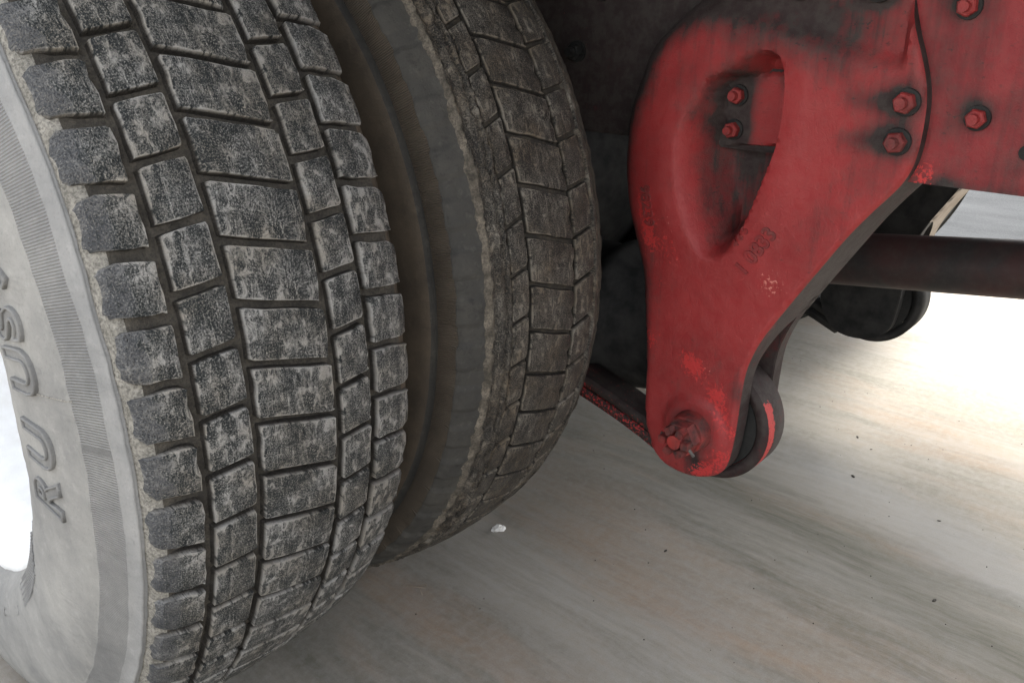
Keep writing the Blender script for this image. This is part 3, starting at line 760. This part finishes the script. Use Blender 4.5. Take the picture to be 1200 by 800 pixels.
# ---- frame side rail with red fish plate
def rail_mesh(y0, y1, z0, z1, x0, x1):
    bm = bmesh.new()
    addbox(bm, (x0, y0, z0), (x1, y1, z1), .003)
    addbox(bm, (x1 + .0005, y0, z0), (x1 + .07, y1, z0 + .008), .002)
    return bm_mesh(bm)
rail_me = rail_mesh(-3.3, 3.2, .612, .90, .652, .660)
Yc = np.array([v.co.y for v in rail_me.vertices]); fattr(rail_me, "grime_shade", [1.05] * len(Yc)); fattr(rail_me, "fresh", [0.] * len(Yc)); fattr(rail_me, "pale", [0.] * len(Yc))
rail = link("frame_rail", rail_me, RED_RAIL, truck, "long steel frame rail under dark underbody dirt")
for y, z in ((-.30, .80), (-.26, .72), (-.12, .80)): put_bolt(rail, .651, y, z, .9, y * 7).data = DARK_BOLT
# fish plate: dense front so that bolt grime has its own shape
def plate_mesh(y0, y1, z0f, z1, x0, x1, ny, nz_):
    V = []; F = []
    for i in range(ny + 1):
        y = y0 + (y1 - y0) * i / ny
        for j in range(nz_ + 1):
            z = z0f(y) + (z1 - z0f(y)) * j / nz_
            V.append((x0 + .0008 * nz(y, z, 0, 12), y, z))
    n = len(V)
    for i in range(ny + 1):
        for j in range(nz_ + 1): V.append((x1, *V[i * (nz_ + 1) + j][1:]))
    k = nz_ + 1
    for i in range(ny):
        for j in range(nz_):
            a = i * k + j; F += [(a, a + 1, a + k + 1, a + k), (n + a, n + a + k, n + a + k + 1, n + a + 1)]
        F += [(i * k, (i + 1) * k, n + (i + 1) * k, n + i * k), (i * k + nz_, n + i * k + nz_, n + (i + 1) * k + nz_, (i + 1) * k + nz_)]
    for j in range(nz_): F += [(j, n + j, n + j + 1, j + 1), (ny * k + j, ny * k + j + 1, n + ny * k + j + 1, n + ny * k + j)]
    me = mesh("plate", V, F); bmx = bmesh.new(); bmx.from_mesh(me); bmesh.ops.recalc_face_normals(bmx, faces=bmx.faces); bmx.to_mesh(me); bmx.free()
    me.set_sharp_from_angle(angle=R_(40)); return me
pm = plate_mesh(-1.25, -.60, lambda y: .605 + .0 * y, .875, .620, .648, 90, 40)
A = np.array([v.co for v in pm.vertices]); gr = np.full(len(A), .12); fr = np.zeros(len(A))
def pb(y, z, ry, rz, a, tgt): tgt += a * np.exp(-(((A[:, 1] - y) / ry) ** 2 + ((A[:, 2] - z) / rz) ** 2))
BP = [(-.795, .677), (-.768, .782), (-.93, .69), (-.93, .80), (-1.06, .69)]
for y, z in BP: pb(y, z + .006, .017, .015, .75, gr); pb(y + .008, z + .002, .018, .018, .3, gr)
pb(-.752, .615, .018, .02, .55, fr); pb(-.775, .607, .02, .01, .6, gr); pb(-.90, .606, .3, .006, .35, gr); pb(-.78, .86, .2, .05, .4, gr)
fattr(pm, "grime_shade", gr); fattr(pm, "fresh", fr); fattr(pm, "pale", np.zeros(len(A)))
plate = link("fish_plate", pm, RED_RAIL, truck, "flat dull red plate with a bolt and a small hole beside the spring hanger")
for y, z in BP: put_bolt(plate, .619, y, z, .78, y * 9)
bm = bmesh.new(); cyl_x(bm, 20, .0075, .0075, .6175, .6260, -.8455, .648); link("bolt_hole", bm_mesh(bm), BLACKR, plate)  # dark of the hole painted as a black disc

# ---- far side hanger, spring and rail: mirrored across the middle of the truck
def mirrored(me):
    q = me.copy(); bmx = bmesh.new(); bmx.from_mesh(q)
    for v in bmx.verts: v.co.x = MX - v.co.x
    bmesh.ops.reverse_faces(bmx, faces=bmx.faces); bmx.to_mesh(q); bmx.free(); return q
def remat(me, m):
    me.materials.clear(); me.materials.append(m); return me
far_hang = remat(mirrored(hang_me), BLACK)  # red casting recoloured black, far side shade put into the colour
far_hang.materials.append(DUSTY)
A = np.array([v.co for v in far_hang.vertices]); xm = A[:, 0]
mi = np.zeros(len(far_hang.polygons), dtype=np.int32)
for p in far_hang.polygons:
    if abs(p.normal.x) < .55 and p.normal.y < -.2: mi[p.index] = 1
far_hang.polygons.foreach_set("material_index", mi)
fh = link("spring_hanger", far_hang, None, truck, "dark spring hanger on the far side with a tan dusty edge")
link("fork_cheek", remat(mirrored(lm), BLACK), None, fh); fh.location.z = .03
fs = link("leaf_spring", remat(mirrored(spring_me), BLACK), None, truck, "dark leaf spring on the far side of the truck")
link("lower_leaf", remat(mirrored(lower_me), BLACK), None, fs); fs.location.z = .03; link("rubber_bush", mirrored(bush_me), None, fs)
link("frame_rail", remat(mirrored(rail_me), RED_DARK), None, truck, "dark frame rail on the far side")  # darker red copy, far side shade put into the colour

# ---- propeller shaft down the middle
sh = [(1.04, y, .3795 + (-.4725 - y) * .131) for y in (-.18, -.40, -.47, -.8, -1.2, -1.7)]
shaft = link("propeller_shaft", tube(sh, .0435, 40), SHAFT, truck, "dark round propeller shaft with a faint red tint")
link("shaft_yoke", tube([(1.04, -.15, .350), (1.04, -.20, .346), (1.04, -.21, .345), (1.04, -.27, .353)], [.05, .062, .075, .075], 28), BLACK, shaft)

# ---- load bed overhead (shades everything below)
bm = bmesh.new()
addbox(bm, (-.17, BEDY0, 1.16), (MX + .17, 3.2, 1.28), .01)
for k in range(9): addbox(bm, (-.15, -1.30 + k * .5, 1.06), (MX + .15, -1.24 + k * .5, 1.159))
link("load_bed", bm_mesh(bm), BED, truck, "flat grey load bed over the wheels")

# added unseen blocks ahead of the wheels, they darken the floor
for xa, xb in ((-.10, .50), (MX - .50, MX + .10)):
    bm = bmesh.new(); addbox(bm, (xa, .72, .32), (xb, 2.3, .98), .06)
    tk = link("light_blocker", bm_mesh(bm), STEEL, truck, "added grey steel block ahead of the wheels that shuts out light")
    bm = bmesh.new()
    for yy in (.95, 2.0): addbox(bm, (xa - .006, yy, .314), (xb + .006, yy + .06, .986), .02)
    link("blocker_band", bm_mesh(bm), BLACK, tk)["kind"] = "stuff"
# added box out of view, blocks the sky between the far wheels
bm = bmesh.new(); addbox(bm, (MX - .30, -1.10, BOXZ), (MX + .15, -.54, 1.05), .012)
box = link("sky_blocker", bm_mesh(bm), BLACK, truck, "added black box out of view that blocks sky between the far side wheels")
bm = bmesh.new(); addbox(bm, (MX + .151, -1.07, BOXZ + .03), (MX + .165, -.57, 1.02), .006); link("blocker_panel", bm_mesh(bm), BLACK, box)

# ------------------------------------------------------------------ litter on the floor
bm = bmesh.new()
rg = random.Random(5)
for (dx, dy, s) in ((0, 0, .0085), (.006, -.004, .006), (-.005, .005, .005), (.002, .008, .0045)):
    r = bmesh.ops.create_icosphere(bm, subdivisions=2, radius=s, matrix=Matrix.Translation((dx, dy, s * .5)) @ Matrix.Diagonal((1, .75, .6, 1)))
    for v in r['verts']: v.co += Vector([rg.uniform(-.0016, .0016) for _ in range(3)])
o = link("paper_scrap", bm_mesh(bm), PAPER, None, "small crumpled white paper scrap on the floor beside the inner tyre", (.496, -.246, .0005)); o["category"] = "litter"
def twig(pts, r, m, label, name="twig"):
    o = link(name, tube(pts, r, 6), m, None, label); o["category"] = "debris"; return o
twig([(.300, -.235, .002), (.318, -.268, .004), (.325, -.262, .003), (.316, -.255, .002), (.305, -.275, .003)], .0006, DUSTY, "wisp of pale straw on the floor under the inner tyre", "straw")
bm = bmesh.new()
for x, y, s in ((1.191, -.552, .0035), (1.04, -.603, .004), (1.16, -.59, .002), (.994, -.762, .0025), (.78, -.821, .0035), (.628, -.474, .003)):
    bmesh.ops.create_icosphere(bm, subdivisions=1, radius=s, matrix=Matrix.Translation((x, y, s * .1)) @ Matrix.Rotation(x * 40, 4, 'Z') @ Matrix.Diagonal((1.5, .7, .4, 1)))
for _ in range(140):
    x, y = rg.uniform(.25, 1.5), rg.uniform(-1.0, -.15); s = rg.uniform(.0004, .0011)
    bmesh.ops.create_icosphere(bm, subdivisions=1, radius=s, matrix=Matrix.Translation((x, y, s * .4)))
o = link("grit", bm_mesh(bm), SPECK, None, "scattered dark grit specks on the concrete floor"); o["kind"] = "stuff"; o["category"] = "grit"
